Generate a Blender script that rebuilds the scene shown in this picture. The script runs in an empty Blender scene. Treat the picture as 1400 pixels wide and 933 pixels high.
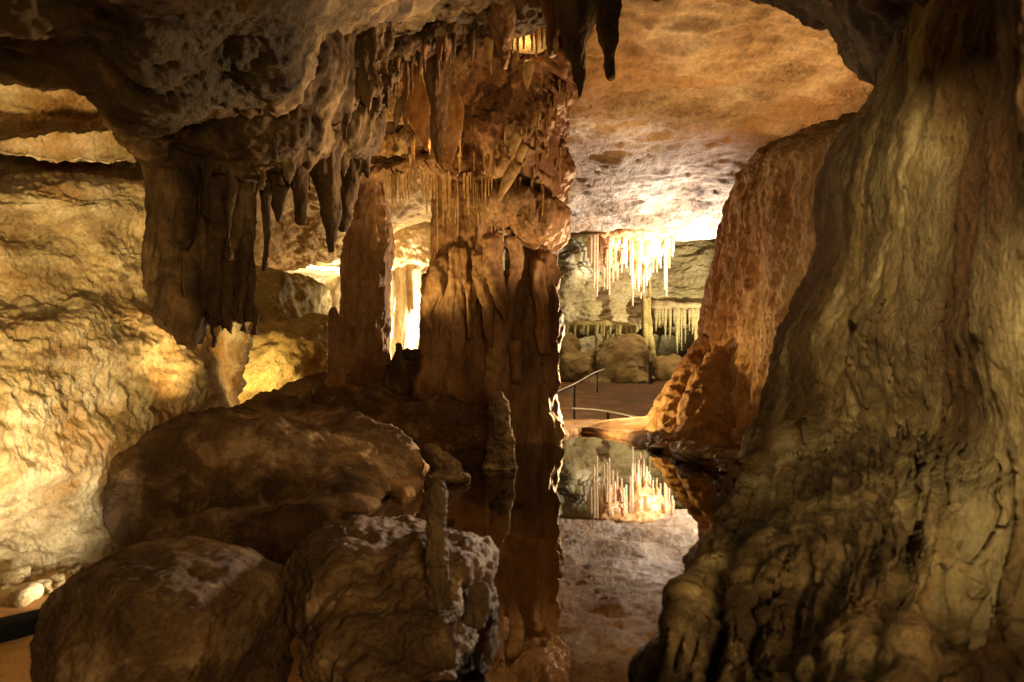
import bpy, math, random
import numpy as np
random.seed(7)
RNG = np.random.RandomState(11)
S = bpy.context.scene
COL = S.collection
F = 1000.0; CX = 700.0; HY = 490.0; CZ = 0.6     # focal length in photo pixels, principal column, horizon row, camera height

def W(px, py, d):
    """photo pixel + distance (m) -> world point"""
    return np.array([(px-CX)*d/F, d, CZ+(HY-py)*d/F])

# ------------------------------------------------------------------ noise
_perm = RNG.permutation(256).astype(np.int64); _perm = np.concatenate([_perm, _perm, _perm])
_g = RNG.normal(size=(256, 3)); _g /= np.linalg.norm(_g, axis=1)[:, None]
def perlin(p):
    i = np.floor(p).astype(np.int64); f = p-i
    i &= 255
    u = f*f*f*(f*(f*6-15)+10)
    def gr(dx, dy, dz):
        h = _perm[_perm[_perm[(i[:,0]+dx)&255]+((i[:,1]+dy)&255)]+((i[:,2]+dz)&255)]
        g = _g[h]
        return g[:,0]*(f[:,0]-dx)+g[:,1]*(f[:,1]-dy)+g[:,2]*(f[:,2]-dz)
    L = lambda a, b, t: a+(b-a)*t
    x00 = L(gr(0,0,0), gr(1,0,0), u[:,0]); x10 = L(gr(0,1,0), gr(1,1,0), u[:,0])
    x01 = L(gr(0,0,1), gr(1,0,1), u[:,0]); x11 = L(gr(0,1,1), gr(1,1,1), u[:,0])
    return L(L(x00, x10, u[:,1]), L(x01, x11, u[:,1]), u[:,2])*1.5
def fbm(p, oct=5, rough=.5, ridge=False):
    a = 1.; s = np.zeros(len(p)); q = p.copy()
    for k in range(oct):
        n = perlin(q)
        if ridge: n = 1-2*np.abs(n)-.45
        s += a*n; a *= rough; q = q*2.03+17.3
    return s

# ------------------------------------------------------------------ meshes
def set_props(o, label=None, cat=None, group=None, kind=None):
    if label: o['label'] = label
    if cat: o['category'] = cat
    if group: o['group'] = group
    if kind: o['kind'] = kind
def mesh_obj(name, V, Fc, mat, parent=None, base=None, smooth=True):
    V = np.asarray(V, dtype=np.float64)
    base = np.zeros(3) if base is None else np.asarray(base, dtype=float)
    me = bpy.data.meshes.new(name)
    Fc = np.asarray(Fc, dtype=np.int32)
    me.vertices.add(len(V)); me.vertices.foreach_set('co', (V-base).astype(np.float32).ravel())
    n = Fc.shape[1]
    me.loops.add(Fc.size); me.loops.foreach_set('vertex_index', Fc.ravel())
    me.polygons.add(len(Fc)); me.polygons.foreach_set('loop_start', np.arange(0, Fc.size, n, dtype=np.int32))
    me.polygons.foreach_set('loop_total', np.full(len(Fc), n, dtype=np.int32))
    me.update(calc_edges=True); me.validate()
    if smooth: me.polygons.foreach_set('use_smooth', np.ones(len(me.polygons), dtype=bool))
    me.materials.append(mat)
    o = bpy.data.objects.new(name, me); COL.objects.link(o)
    if parent is not None:
        o.parent = parent; o.location = base-np.array(parent.location)
    else: o.location = base
    return o
def empty(name, loc):
    o = bpy.data.objects.new(name, None); COL.objects.link(o); o.location = loc; o.empty_display_size = .1
    return o
def vnormals(V, Fc):
    N = np.zeros_like(V)
    a = V[Fc[:,0]]; b = V[Fc[:,1]]; c = V[Fc[:,2]]
    fn = np.cross(b-a, c-a)
    if Fc.shape[1] == 4:
        fn += np.cross(c-a, V[Fc[:,3]]-a)
    for k in range(Fc.shape[1]): np.add.at(N, Fc[:,k], fn)
    return N/np.maximum(np.linalg.norm(N, axis=1), 1e-12)[:, None]
def displace(V, Fc, layers):
    """layers: (amplitude m, frequency 1/m, (stretch x,y,z), octaves, ridge, roughness)"""
    N = vnormals(V, Fc); D = np.zeros(len(V))
    for k, (amp, fr, st, oc, rd, ro) in enumerate(layers):
        D += amp*fbm(V*np.array(st)*fr+k*31.7, oc, ro, rd)
    return V+N*D[:, None]
def catmull(G, n):
    """G [r, ...] -> n samples along the first axis"""
    r = G.shape[0]; t = np.linspace(0, r-1, n); i = np.clip(np.floor(t).astype(int), 0, r-2); f = t-i
    g = lambda k: G[np.clip(k, 0, r-1)]
    f = f.reshape((-1,)+(1,)*(G.ndim-1))
    p0, p1, p2, p3 = g(i-1), g(i), g(i+1), g(i+2)
    return .5*((2*p1)+(-p0+p2)*f+(2*p0-5*p1+4*p2-p3)*f*f+(-p0+3*p1-3*p2+p3)*f**3)
def grid_faces(nr, nc):
    i = np.arange(nr-1)[:, None]*nc+np.arange(nc-1)[None]
    return np.stack([i, i+1, i+nc+1, i+nc], -1).reshape(-1, 4)
def sheet(name, grid, nr, nc, mat, layers=(), pix=True, flip=False, fn=None, base=None, flutes=()):
    G = np.array([[W(*p) if pix else p for p in row] for row in grid], dtype=float)
    G = catmull(G, nr); G = np.swapaxes(catmull(np.swapaxes(G, 0, 1), nc), 0, 1)
    V = G.reshape(-1, 3); Fc = grid_faces(nr, nc)
    if flip: Fc = Fc[:, ::-1]
    if fn is not None: V = fn(V)
    if flutes:
        N = vnormals(V, Fc); uu = np.tile(np.linspace(0, 1, nc), nr); vv = np.repeat(np.linspace(0, 1, nr), nc)
        for k, (amp, fu, fv, rd, mask) in enumerate(flutes):
            V = V+N*(amp*fbm(np.stack([uu*fu, vv*fv, uu*0+k*7.7], 1), 4, .5, rd)*mask(uu, vv))[:, None]
    V = displace(V, Fc, layers)
    return mesh_obj(name, V, Fc, mat, base=base)

def tube_geo(P, R, seg=14, sq=1.0, capfrac=.6, sub=4):
    """closed tapered tube through world points P with radii R (m); sq squashes it in depth"""
    P = np.array(P, float); R = np.array(R, float)
    n = max(3, (len(P)-1)*sub+1)
    P = catmull(P, n); R = np.maximum(catmull(R[:, None], n)[:, 0], 1e-4)
    T = np.gradient(P, axis=0); T /= np.linalg.norm(T, axis=1)[:, None]+1e-9
    up = np.array([0, 1., 0]); 
    V = []
    a = np.linspace(0, 2*math.pi, seg, endpoint=False)
    def ring(p, t, r):
        s = np.cross(t, up)
        if np.linalg.norm(s) < .2: s = np.cross(t, [1., 0, 0])
        s /= np.linalg.norm(s); q = np.cross(s, t)
        return p+r*(np.cos(a)[:, None]*s+np.sin(a)[:, None]*q*sq)
    for k, (c, f) in enumerate([(1, .35), (.7, .8)]): V.append(ring(P[0]-T[0]*R[0]*capfrac*c, T[0], R[0]*f))
    for k in range(n): V.append(ring(P[k], T[k], R[k]))
    for c, f in [(.7, .8), (1, .35)]: V.append(ring(P[-1]+T[-1]*R[-1]*capfrac*c, T[-1], R[-1]*f))
    m = len(V); V = np.concatenate(V)
    i = np.arange(m-1)[:, None]*seg+np.arange(seg)[None]; j = np.arange(m-1)[:, None]*seg+(np.arange(seg)[None]+1)%seg
    Fc = np.stack([i, j, j+seg, i+seg], -1).reshape(-1, 4)
    V = np.concatenate([V, [V[:seg].mean(0), V[-seg:].mean(0)]]); a0 = len(V)-2; a1 = len(V)-1
    k = np.arange(seg); kn = (k+1)%seg; o = (m-1)*seg
    Fc = np.concatenate([Fc, np.stack([k, k*0+a0, k*0+a0, kn], -1)[:, [0,1,3,3]], np.stack([o+k, o+kn, k*0+a1, k*0+a1], -1)])
    return V, Fc
def tp(pts, seg=14, sq=1.0, sub=4):
    """tube from (px, py, depth, radius px)"""
    return tube_geo([W(a, b, d) for a, b, d, r in pts], [r*d/F for a, b, d, r in pts], seg, sq, sub=sub)
def ell(px, py, d, rx, ry, rd, tilt=0, seg=28, box=2.0):
    """(super)ellipsoid, rx ry in photo px at depth d, rd in metres"""
    c = W(px, py, d); nr = seg//2+1
    th = np.linspace(0, math.pi, nr)[:, None]; ph = np.linspace(0, 2*math.pi, seg, endpoint=False)[None]
    e = 2/box; sp = lambda v: np.sign(v)*np.abs(v)**e
    X = sp(np.sin(th))*sp(np.cos(ph))*rx*d/F; Y = sp(np.sin(th))*sp(np.sin(ph))*rd; Z = sp(np.cos(th))*ry*d/F+0*ph
    ca, sa = math.cos(tilt), math.sin(tilt)
    V = np.stack([c[0]+ca*X-sa*Z, c[1]+Y, c[2]+sa*X+ca*Z], -1).reshape(-1, 3)
    i = np.arange(nr-1)[:, None]*seg+np.arange(seg)[None]; j = np.arange(nr-1)[:, None]*seg+(np.arange(seg)[None]+1)%seg
    Fc = np.stack([i, j, j+seg, i+seg], -1).reshape(-1, 4)
    return V, Fc
def wtube(P, R, **k): return tube_geo(P, R, **k)
def tri(Fc):
    T = np.concatenate([Fc[:, [0,1,2]], Fc[:, [0,2,3]]])
    ok = (T[:,0]!=T[:,1])&(T[:,1]!=T[:,2])&(T[:,0]!=T[:,2])
    return T[ok]
def fuse(name, prims, voxel, mat, layers=(), smooth=4, parent=None, base=None, facets=0, fseed=1, fr=(.74, .92)):
    """union of closed solids -> one continuous skin, smoothed and roughened"""
    Vs, Fs, o = [], [], 0
    for V, Fc in prims: Vs.append(V); Fs.append(tri(Fc)+o); o += len(V)
    V = np.concatenate(Vs); T = np.concatenate(Fs)
    me = bpy.data.meshes.new('tmp'); me.from_pydata(V.tolist(), [], T.tolist()); me.update()
    import bmesh
    bm = bmesh.new(); bm.from_mesh(me); bmesh.ops.remove_doubles(bm, verts=bm.verts, dist=1e-5)
    bmesh.ops.recalc_face_normals(bm, faces=bm.faces); bm.to_mesh(me); bm.free()
    ob = bpy.data.objects.new('tmp', me); COL.objects.link(ob)
    m = ob.modifiers.new('r', 'REMESH'); m.mode = 'VOXEL'; m.voxel_size = voxel; m.adaptivity = 0
    if smooth:
        s = ob.modifiers.new('s', 'SMOOTH'); s.iterations = smooth; s.factor = .5
    dg = bpy.context.evaluated_depsgraph_get(); ev = ob.evaluated_get(dg); em = ev.to_mesh()
    n = len(em.vertices); co = np.empty(n*3, np.float32); em.vertices.foreach_get('co', co); V2 = co.reshape(-1, 3).astype(float)
    L = np.empty(len(em.loops), np.int32); em.loops.foreach_get('vertex_index', L)
    tot = np.empty(len(em.polygons), np.int32); em.polygons.foreach_get('loop_total', tot)
    ev.to_mesh_clear(); bpy.data.objects.remove(ob); bpy.data.meshes.remove(me)
    if (tot == 4).all(): Fc = L.reshape(-1, 4)
    else:
        Fc = []; p = 0
        for t in tot: 
            q = L[p:p+t]; Fc.append(list(q[:4]) if t >= 4 else list(q)+[q[-1]]); p += t
        Fc = np.array(Fc)
    print('fuse', name, len(V2))
    if facets:                      # fracture planes: broken, flat faces
        rg = np.random.RandomState(fseed); c = (V2.min(0)+V2.max(0))/2; ext = (V2.max(0)-V2.min(0))/2
        for k in range(facets):
            n_ = rg.normal(size=3); n_ /= np.linalg.norm(n_); n_ = n_/ext; n_ /= np.linalg.norm(n_)
            dd = (V2-c)@n_; h_ = dd.max()*rg.uniform(*fr); ex = np.maximum(0, dd-h_); V2 = V2-(ex*.92)[:, None]*n_
    V2 = displace(V2, Fc, layers)
    if base is None:
        lo = V2.min(0); hi = V2.max(0); base = ((lo+hi)/2*[1, 1, 0])+[0, 0, lo[2]]
    return mesh_obj(name, V2, Fc, mat, parent, base)

# ------------------------------------------------------------------ materials
def rock(name, cols, scale=3., stretch=(1,1,1), bump=.02, rough=.85, spec=.3, fine=40., pit=.0, stain=None, sss=0., crack=0., contrast=1., bs=1., coat=0., pitscale=22.):
    m = bpy.data.materials.new(name); m.use_nodes = True; nt = m.node_tree; N = nt.nodes; Lk = nt.links; N.clear()
    out = N.new('ShaderNodeOutputMaterial'); bs_ = N.new('ShaderNodeBsdfPrincipled'); Lk.new(bs_.outputs[0], out.inputs[0])
    tc = N.new('ShaderNodeTexCoord'); mp = N.new('ShaderNodeMapping'); Lk.new(tc.outputs['Object'], mp.inputs[0]); mp.inputs['Scale'].default_value = stretch
    def noise(sc, det, ro, vec=None, dist=0.):
        n = N.new('ShaderNodeTexNoise'); n.inputs['Scale'].default_value = sc; n.inputs['Detail'].default_value = det
        n.inputs['Roughness'].default_value = ro; n.inputs['Distortion'].default_value = dist; Lk.new(vec or mp.outputs[0], n.inputs['Vector']); return n.outputs['Fac']
    def math_(op, a, b=None, c=None):
        n = N.new('ShaderNodeMath'); n.operation = op
        for k, v in enumerate((a, b, c)):
            if v is None: continue
            if isinstance(v, (int, float)): n.inputs[k].default_value = v
            else: Lk.new(v, n.inputs[k])
        return n.outputs[0]
    def ramp(fac, stops):
        r = N.new('ShaderNodeValToRGB'); e = r.color_ramp.elements
        while len(e) < len(stops): e.new(.5)
        for k, (p, c) in enumerate(stops): e[k].position = p; e[k].color = (*c, 1) if len(c) == 3 else c
        Lk.new(fac, r.inputs[0]); return r.outputs[0]
    def mix(f, a, b, t='MIX'):
        n = N.new('ShaderNodeMix'); n.data_type = 'RGBA'; n.blend_type = t
        if isinstance(f, float): n.inputs[0].default_value = f
        else: Lk.new(f, n.inputs[0])
        for k, v in ((6, a), (7, b)):
            if isinstance(v, tuple): n.inputs[k].default_value = (*v, 1)
            else: Lk.new(v, n.inputs[k])
        return n.outputs[2]
    n1 = noise(scale, 7, .68, dist=.4)
    w = .16/contrast
    c = ramp(n1, [(.5-w*1.2, cols[0]), (.5, cols[1]), (.5+w, cols[2])])
    n2 = noise(scale*.35, 4, .6)
    if stain: c = mix(ramp(n2, [(.47, (0,0,0)), (.6, (1,1,1))]), c, stain)
    nf = noise(fine, 4, .75)
    c = mix(.55, c, ramp(nf, [(.32, (.42,.38,.34)), (.5, (1,1,1)), (.68, (1.5,1.42,1.3))]), 'MULTIPLY')
    Lk.new(c, bs_.inputs['Base Color'])
    vo = N.new('ShaderNodeTexVoronoi'); vo.feature = 'SMOOTH_F1'; vo.inputs['Scale'].default_value = pitscale
    nd = N.new('ShaderNodeTexNoise'); nd.inputs['Scale'].default_value = scale*2; nd.inputs['Detail'].default_value = 4; Lk.new(mp.outputs[0], nd.inputs['Vector'])
    vm = N.new('ShaderNodeVectorMath'); vm.operation = 'ADD'; Lk.new(mp.outputs[0], vm.inputs[0])
    vs = N.new('ShaderNodeVectorMath'); vs.operation = 'SCALE'; vs.inputs['Scale'].default_value = .35/scale; Lk.new(nd.outputs['Color'], vs.inputs[0]); Lk.new(vs.outputs[0], vm.inputs[1])
    Lk.new(vm.outputs[0], vo.inputs['Vector'])
    h = math_('MULTIPLY', noise(scale*2.2, 7, .74), 1.)
    h = math_('ADD', h, math_('MULTIPLY', nf, .18))
    h = math_('ADD', h, math_('MULTIPLY', noise(scale*9, 5, .7), .4))
    if pit:
        pm = math_('SMOOTH_MIN', vo.outputs['Distance'], .42, .2)
        h = math_('ADD', h, math_('MULTIPLY', pm, pit))
    if crack:
        vc = N.new('ShaderNodeTexVoronoi'); vc.feature = 'DISTANCE_TO_EDGE'; vc.inputs['Scale'].default_value = scale*1.3; Lk.new(vm.outputs[0], vc.inputs['Vector'])
        cr = math_('MINIMUM', vc.outputs['Distance'], .08)
        h = math_('ADD', h, math_('MULTIPLY', cr, crack*8))
    n3 = noise(scale*.6, 3, .5); mr = N.new('ShaderNodeMapRange'); mr.inputs['From Min'].default_value = .38; mr.inputs['From Max'].default_value = .6; mr.inputs['To Min'].default_value = .25; mr.inputs['To Max'].default_value = 1.15; Lk.new(n3, mr.inputs[0])
    b = N.new('ShaderNodeBump'); Lk.new(mr.outputs[0], b.inputs['Strength']); b.inputs['Distance'].default_value = bump
    Lk.new(h, b.inputs['Height']); Lk.new(b.outputs[0], bs_.inputs['Normal'])
    rr = N.new('ShaderNodeMapRange'); rr.inputs['To Min'].default_value = max(.05, rough-.2); rr.inputs['To Max'].default_value = min(1, rough+.15); Lk.new(nf, rr.inputs[0]); Lk.new(rr.outputs[0], bs_.inputs['Roughness'])
    bs_.inputs['Specular IOR Level'].default_value = spec
    if sss:
        bs_.inputs['Subsurface Weight'].default_value = sss; bs_.inputs['Subsurface Radius'].default_value = (1, .5, .2); bs_.inputs['Subsurface Scale'].default_value = .03
    if coat: bs_.inputs['Coat Weight'].default_value = coat; bs_.inputs['Coat Roughness'].default_value = .25
    return m
def translucent(name, col, tr=.55, rough=.35, scale=30.):
    m = bpy.data.materials.new(name); m.use_nodes = True; nt = m.node_tree; N = nt.nodes; Lk = nt.links; N.clear()
    out = N.new('ShaderNodeOutputMaterial'); p = N.new('ShaderNodeBsdfPrincipled'); t = N.new('ShaderNodeBsdfTranslucent'); mx = N.new('ShaderNodeMixShader')
    tc = N.new('ShaderNodeTexCoord'); n = N.new('ShaderNodeTexNoise'); n.inputs['Scale'].default_value = scale; n.inputs['Detail'].default_value = 6; Lk.new(tc.outputs['Object'], n.inputs['Vector'])
    r = N.new('ShaderNodeValToRGB'); r.color_ramp.elements[0].position = .35; r.color_ramp.elements[0].color = (col[0]*.6, col[1]*.45, col[2]*.35, 1)
    r.color_ramp.elements[1].position = .62; r.color_ramp.elements[1].color = (*col, 1); Lk.new(n.outputs['Fac'], r.inputs[0])
    Lk.new(r.outputs[0], p.inputs['Base Color']); Lk.new(r.outputs[0], t.inputs['Color']); p.inputs['Roughness'].default_value = rough
    b = N.new('ShaderNodeBump'); b.inputs['Distance'].default_value = .006; Lk.new(n.outputs['Fac'], b.inputs['Height']); Lk.new(b.outputs[0], p.inputs['Normal'])
    mx.inputs[0].default_value = tr; Lk.new(p.outputs[0], mx.inputs[1]); Lk.new(t.outputs[0], mx.inputs[2]); Lk.new(mx.outputs[0], out.inputs[0])
    return m
def plain(name, col, rough=.5, metal=0., emit=None, es=0.):
    m = bpy.data.materials.new(name); m.use_nodes = True; nt = m.node_tree; p = nt.nodes['Principled BSDF']
    n = nt.nodes.new('ShaderNodeTexNoise'); n.inputs['Scale'].default_value = 35; n.inputs['Detail'].default_value = 5
    r = nt.nodes.new('ShaderNodeValToRGB'); r.color_ramp.elements[0].position = .3; r.color_ramp.elements[1].position = .7
    r.color_ramp.elements[0].color = (col[0]*.6, col[1]*.6, col[2]*.6, 1); r.color_ramp.elements[1].color = (*col, 1)
    nt.links.new(n.outputs['Fac'], r.inputs[0]); nt.links.new(r.outputs[0], p.inputs['Base Color'])
    p.inputs['Roughness'].default_value = rough; p.inputs['Metallic'].default_value = metal
    if emit: p.inputs['Emission Color'].default_value = (*emit, 1); p.inputs['Emission Strength'].default_value = es
    return m

M = {}
M['pale'] = rock('pale_limestone', [(.20,.13,.06), (.46,.37,.22), (.62,.55,.40)], 5., bump=.03, fine=70, pit=.3, stain=(.36,.22,.09), pitscale=30, crack=.10)
M['ceiling'] = rock('cream_ceiling_rock', [(.16,.085,.04), (.42,.29,.17), (.58,.46,.33)], .9, (1,.6,1), bump=.2, fine=14, pit=.5, stain=(.33,.19,.09), pitscale=5)
M['ceilgold'] = rock('speckled_gold_ceiling', [(.22,.12,.05), (.45,.31,.15), (.55,.42,.24)], 2.2, bump=.06, fine=30, pit=.3, pitscale=9)
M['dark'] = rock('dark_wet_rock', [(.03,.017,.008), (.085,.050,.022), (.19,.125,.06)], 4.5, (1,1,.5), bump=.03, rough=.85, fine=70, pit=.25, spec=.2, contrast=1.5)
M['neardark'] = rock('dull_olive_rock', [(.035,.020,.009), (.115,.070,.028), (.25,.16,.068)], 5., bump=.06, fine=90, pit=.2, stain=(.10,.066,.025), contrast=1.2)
M['boulder'] = rock('brown_boulder_rock', [(.035,.018,.008), (.12,.066,.028), (.29,.19,.10)], 6., bump=.045, rough=.8, fine=90, pit=.4, spec=.25, stain=(.085,.042,.018), crack=.12, contrast=1.1, pitscale=30)
M['flow'] = rock('brown_flowstone', [(.09,.04,.016), (.27,.145,.06), (.42,.27,.14)], 4.5, (1,1,.35), bump=.05, rough=.55, fine=60, pit=.35, spec=.4, stain=(.17,.07,.025), pitscale=34)
M['orange'] = rock('orange_flowstone', [(.17,.078,.028), (.37,.215,.09), (.52,.36,.19)], 3.2, (1,1,.55), bump=.03, rough=.8, fine=60, pit=.3, spec=.2, stain=(.28,.13,.05), pitscale=16)
M['olive'] = rock('olive_wall_rock', [(.06,.036,.016), (.23,.16,.07), (.38,.30,.155)], 4., (1,1,.45), bump=.075, rough=.85, fine=150, pit=.3, stain=(.13,.062,.022), contrast=1.5, pitscale=40)
M['back'] = rock('green_cream_limestone', [(.17,.12,.06), (.43,.35,.21), (.57,.49,.34)], .5, (1,1,2.2), bump=.14, fine=8, pit=.25, stain=(.36,.30,.14), pitscale=4, crack=.12)
M['yellow'] = rock('mustard_rock', [(.13,.09,.03), (.32,.25,.10), (.42,.36,.17)], 1.6, bump=.08, fine=20, pit=.3, pitscale=8)
M['sand'] = rock('orange_sand', [(.30,.15,.05), (.46,.26,.10), (.55,.34,.15)], 5., bump=.012, fine=140, pit=.05)
M['floor'] = rock('brown_cave_floor', [(.06,.03,.012), (.15,.075,.028), (.25,.14,.055)], 2.5, bump=.03, fine=60, pit=.3, stain=(.11,.06,.025))
M['rim'] = rock('layered_rimstone', [(.10,.05,.02), (.30,.18,.09), (.55,.40,.24)], 6., (1,1,6), bump=.03, rough=.45, fine=70, pit=.2, spec=.5, contrast=1.4)
M['white'] = rock('white_calcite', [(.45,.32,.17), (.72,.62,.42), (.82,.76,.62)], 3., (1,1,.3), bump=.04, fine=30, rough=.5)
M['straw'] = translucent('straw_calcite', (.92,.76,.48))
M['strawroot'] = translucent('amber_calcite', (.85,.52,.2), .35, scale=5.)
M['drape'] = translucent('amber_drapery', (.55,.33,.13), .45, scale=14.)
M['fringe'] = translucent('ochre_straw_calcite', (.55,.38,.16), .3, scale=20.)
M['steel'] = plain('brushed_steel', (.62,.6,.52), .3, .9)
M['black'] = plain('black_painted_metal', (.02,.02,.02), .5)
M['kerb'] = plain('dark_grey_rubber', (.018,.018,.022), .9)
M['led'] = plain('lit_strip_diffuser', (1,.9,.6), .4, 0, (1,.8,.35), 14.)

def water_mat():
    m = bpy.data.materials.new('still_water'); m.use_nodes = True; nt = m.node_tree; N = nt.nodes; Lk = nt.links; N.clear()
    out = N.new('ShaderNodeOutputMaterial'); tr = N.new('ShaderNodeBsdfTransparent'); gl = N.new('ShaderNodeBsdfGlossy'); fr = N.new('ShaderNodeFresnel'); mx = N.new('ShaderNodeMixShader')
    tr.inputs[0].default_value = (.66,.58,.44,1); gl.inputs['Roughness'].default_value = .012; gl.inputs[0].default_value = (1,1,1,1); fr.inputs[0].default_value = 1.6
    tc = N.new('ShaderNodeTexCoord'); n = N.new('ShaderNodeTexNoise'); n.inputs['Scale'].default_value = 6; n.inputs['Detail'].default_value = 2; Lk.new(tc.outputs['Object'], n.inputs['Vector'])
    b = N.new('ShaderNodeBump'); b.inputs['Distance'].default_value = .0006; b.inputs['Strength'].default_value = .35; Lk.new(n.outputs['Fac'], b.inputs['Height'])
    Lk.new(b.outputs[0], gl.inputs['Normal'])
    Lk.new(fr.outputs[0], mx.inputs[0]); Lk.new(tr.outputs[0], mx.inputs[1]); Lk.new(gl.outputs[0], mx.inputs[2]); Lk.new(mx.outputs[0], out.inputs[0])
    return m
M['water'] = water_mat()

I3 = (1,1,1)
# ================================================================== THE SETTING
def wp(px, py):      # point of the water level seen at this pixel
    d = CZ*F/(py-HY); return ((px-CX)*d/F, d)
pool_px = [(560,700),(585,650),(600,622),(640,607),(700,600),(757,604),(800,592),(840,598),(880,609),(930,626),(1010,650),(1040,700),(1060,800),(1100,940),(1150,1300),(300,1300),(380,900),(430,760)]
PP = np.array([wp(*p) for p in pool_px])
def poly_sd(x, y, P):
    d = np.full(len(x), 1e9); ins = np.zeros(len(x), bool)
    for k in range(len(P)):
        a = P[k]; b = P[(k+1)%len(P)]; e = b-a; wx = x-a[0]; wy = y-a[1]
        t = np.clip((wx*e[0]+wy*e[1])/(e@e), 0, 1); d = np.minimum(d, np.hypot(wx-t*e[0], wy-t*e[1]))
        c = ((a[1] > y) != (b[1] > y)) & (x < (b[0]-a[0])*(y-a[1])/(b[1]-a[1]+1e-12)+a[0]); ins ^= c
    return np.where(ins, -d, d)
def sstep(a, b, x):
    t = np.clip((x-a)/(b-a), 0, 1); return t*t*(3-2*t)
def floor_fn(V):
    x, y = V[:,0], V[:,1]
    q = np.stack([x, y, 0*x], 1)
    sd = poly_sd(x, y, PP)+.05*fbm(q*2.2, 4)
    z = np.where(sd < 0, -.05-.28*sstep(0, .6, -sd), .035*sstep(0, .05, sd)+.01)
    z = np.where(sd < 0, np.minimum(z, -.05*sstep(0,.08,-sd)*4), z)
    # left pathway lies lower
    
    lowP = np.array([(-.2,.1),(-.2,2.0),(-.38,2.5),(-.5,3.1),(-1.2,4.2),(-4,5.2),(-4,.1)])
    lw_ = sstep(.06, -.12, poly_sd(x, y, lowP)); z = z*(1-lw_)-.45*lw_
    # beyond the sill the floor of the far chamber dips, then rises to the boulder pile
    far = sstep(6.4, 9, y)*sstep(-1.2, 0.0, x)
    z = z*(1-far)+far*(-.5+.3*sstep(9, 22, y))
    farl = sstep(6.4, 8, y)*(1-sstep(-1.2, 0.0, x)); z += .15*farl
    z += .045*fbm(q*1.1+5, 5)*np.clip(.25+y*.18, .2, 1.6)*np.where(sd < 0, .7, .5*sstep(0, 1.5, sd)+.1)
    V[:,2] = z; return V
ds = np.geomspace(.35, 36, 26); rows = [[((px-CX)*d/F, d, 0.) for px in np.linspace(-700, 1900, 27)] for d in ds]
fl = sheet('cave_floor', rows, 620, 420, M['floor'], fn=floor_fn, pix=False, flip=True, layers=[(.008, 9, I3, 4, False, .55)])
set_props(fl, kind='structure')
wx = np.array([(-.17,.3,0),(1.6,.3,0),(-.17,2.0,0),(1.7,2.0,0),(-.6,2.7,0),(1.8,2.7,0),(-1.0,3.6,0),(1.9,3.6,0),(-1.0,6.3,0),(1.9,6.3,0)])
wt = mesh_obj('pool_water', wx, [[0,1,3,2],[2,3,5,4],[4,5,7,6],[6,7,9,8]], M['water']); set_props(wt, kind='structure')

# far ceiling: one high rock roof, about 5 m over the water
def ceil_fn(V):
    x, y = V[:,0], V[:,1]; q = np.stack([x, y, 0*x], 1)
    V[:,2] += .16*fbm(q*np.array([.55,.9,1]), 5, .55)
    # layered wavy ledges toward the viewer
    k = sstep(17, 12, y)
    lay = fbm(np.stack([x*.35, y*1.0, 0*x], 1)+9, 4, .5)
    V[:,2] += k*(.14*np.abs(np.mod(lay*2.0, 1)-.5)+.08*fbm(q*np.array([.8,2.0,1]), 5, .6))
    return V
rows = []
for y, z in [(3.5,4.2),(5,4.7),(7,4.95),(9,5.0),(11,5.05),(13,5.2),(15,5.3),(17,5.3),(19,5.2),(21,5.05),(23,4.9),(24.6,4.82),(25.3,4.9),(25.9,5.4),(26.5,6.3)]:
    r = []
    for x in (-9,-5,-2,0,1.5,3,4.5,6,7.5,9,12,16):
        zz = z
        if 19 <= y <= 25.4 and x >= 5.2: zz -= .22*(1 if x < 9 else 2)
        if x <= -2: zz -= 1.0
        if y >= 25.3: zz = z
        r.append((x, y, zz))
    rows.append(r)
ce = sheet('cave_ceiling', rows, 520, 380, M['ceiling'], fn=ceil_fn, pix=False, layers=[(.035, 1.6, (.6,1.6,1), 5, True, .6)])
set_props(ce, kind='structure')

# near ceiling: low dark roof over the viewer, its rim hangs in front of the far ceiling
edge = [(-500,85,2.0),(-150,90,2.1),(0,95,2.2),(110,105,2.3),(160,145,2.45),(215,180,2.6),(300,170,2.8),(400,165,2.9),(450,95,3.2),(540,45,3.6),(640,10,4.0),(720,-15,4.2),(790,-25,4.2),(860,-15,4.3),(950,-20,4.4),(1050,-5,4.1),(1140,45,3.6),(1205,120,3.0),(1330,130,2.5),(1600,120,2.2)]
rows = [[(px*1.0, py-500, d*.28) for px, py, d in edge],
        [(px, py-330, d*.42) for px, py, d in edge],
        [(px, py-190, d*.58) for px, py, d in edge],
        [(px, py-95, d*.75) for px, py, d in edge],
        [(px, py-35, d*.9) for px, py, d in edge],
        [(px, py, d) for px, py, d in edge],
        [(px, py-4, d+.35) for px, py, d in edge],
        [(px, py-60, d+.8) for px, py, d in edge],
        [(px, py-260, d+1.3) for px, py, d in edge],
        [(px, py-900, d+2.0) for px, py, d in edge]]
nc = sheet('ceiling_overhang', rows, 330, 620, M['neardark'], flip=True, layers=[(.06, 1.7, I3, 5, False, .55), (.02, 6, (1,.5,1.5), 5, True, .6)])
set_props(nc, kind='structure')

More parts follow.
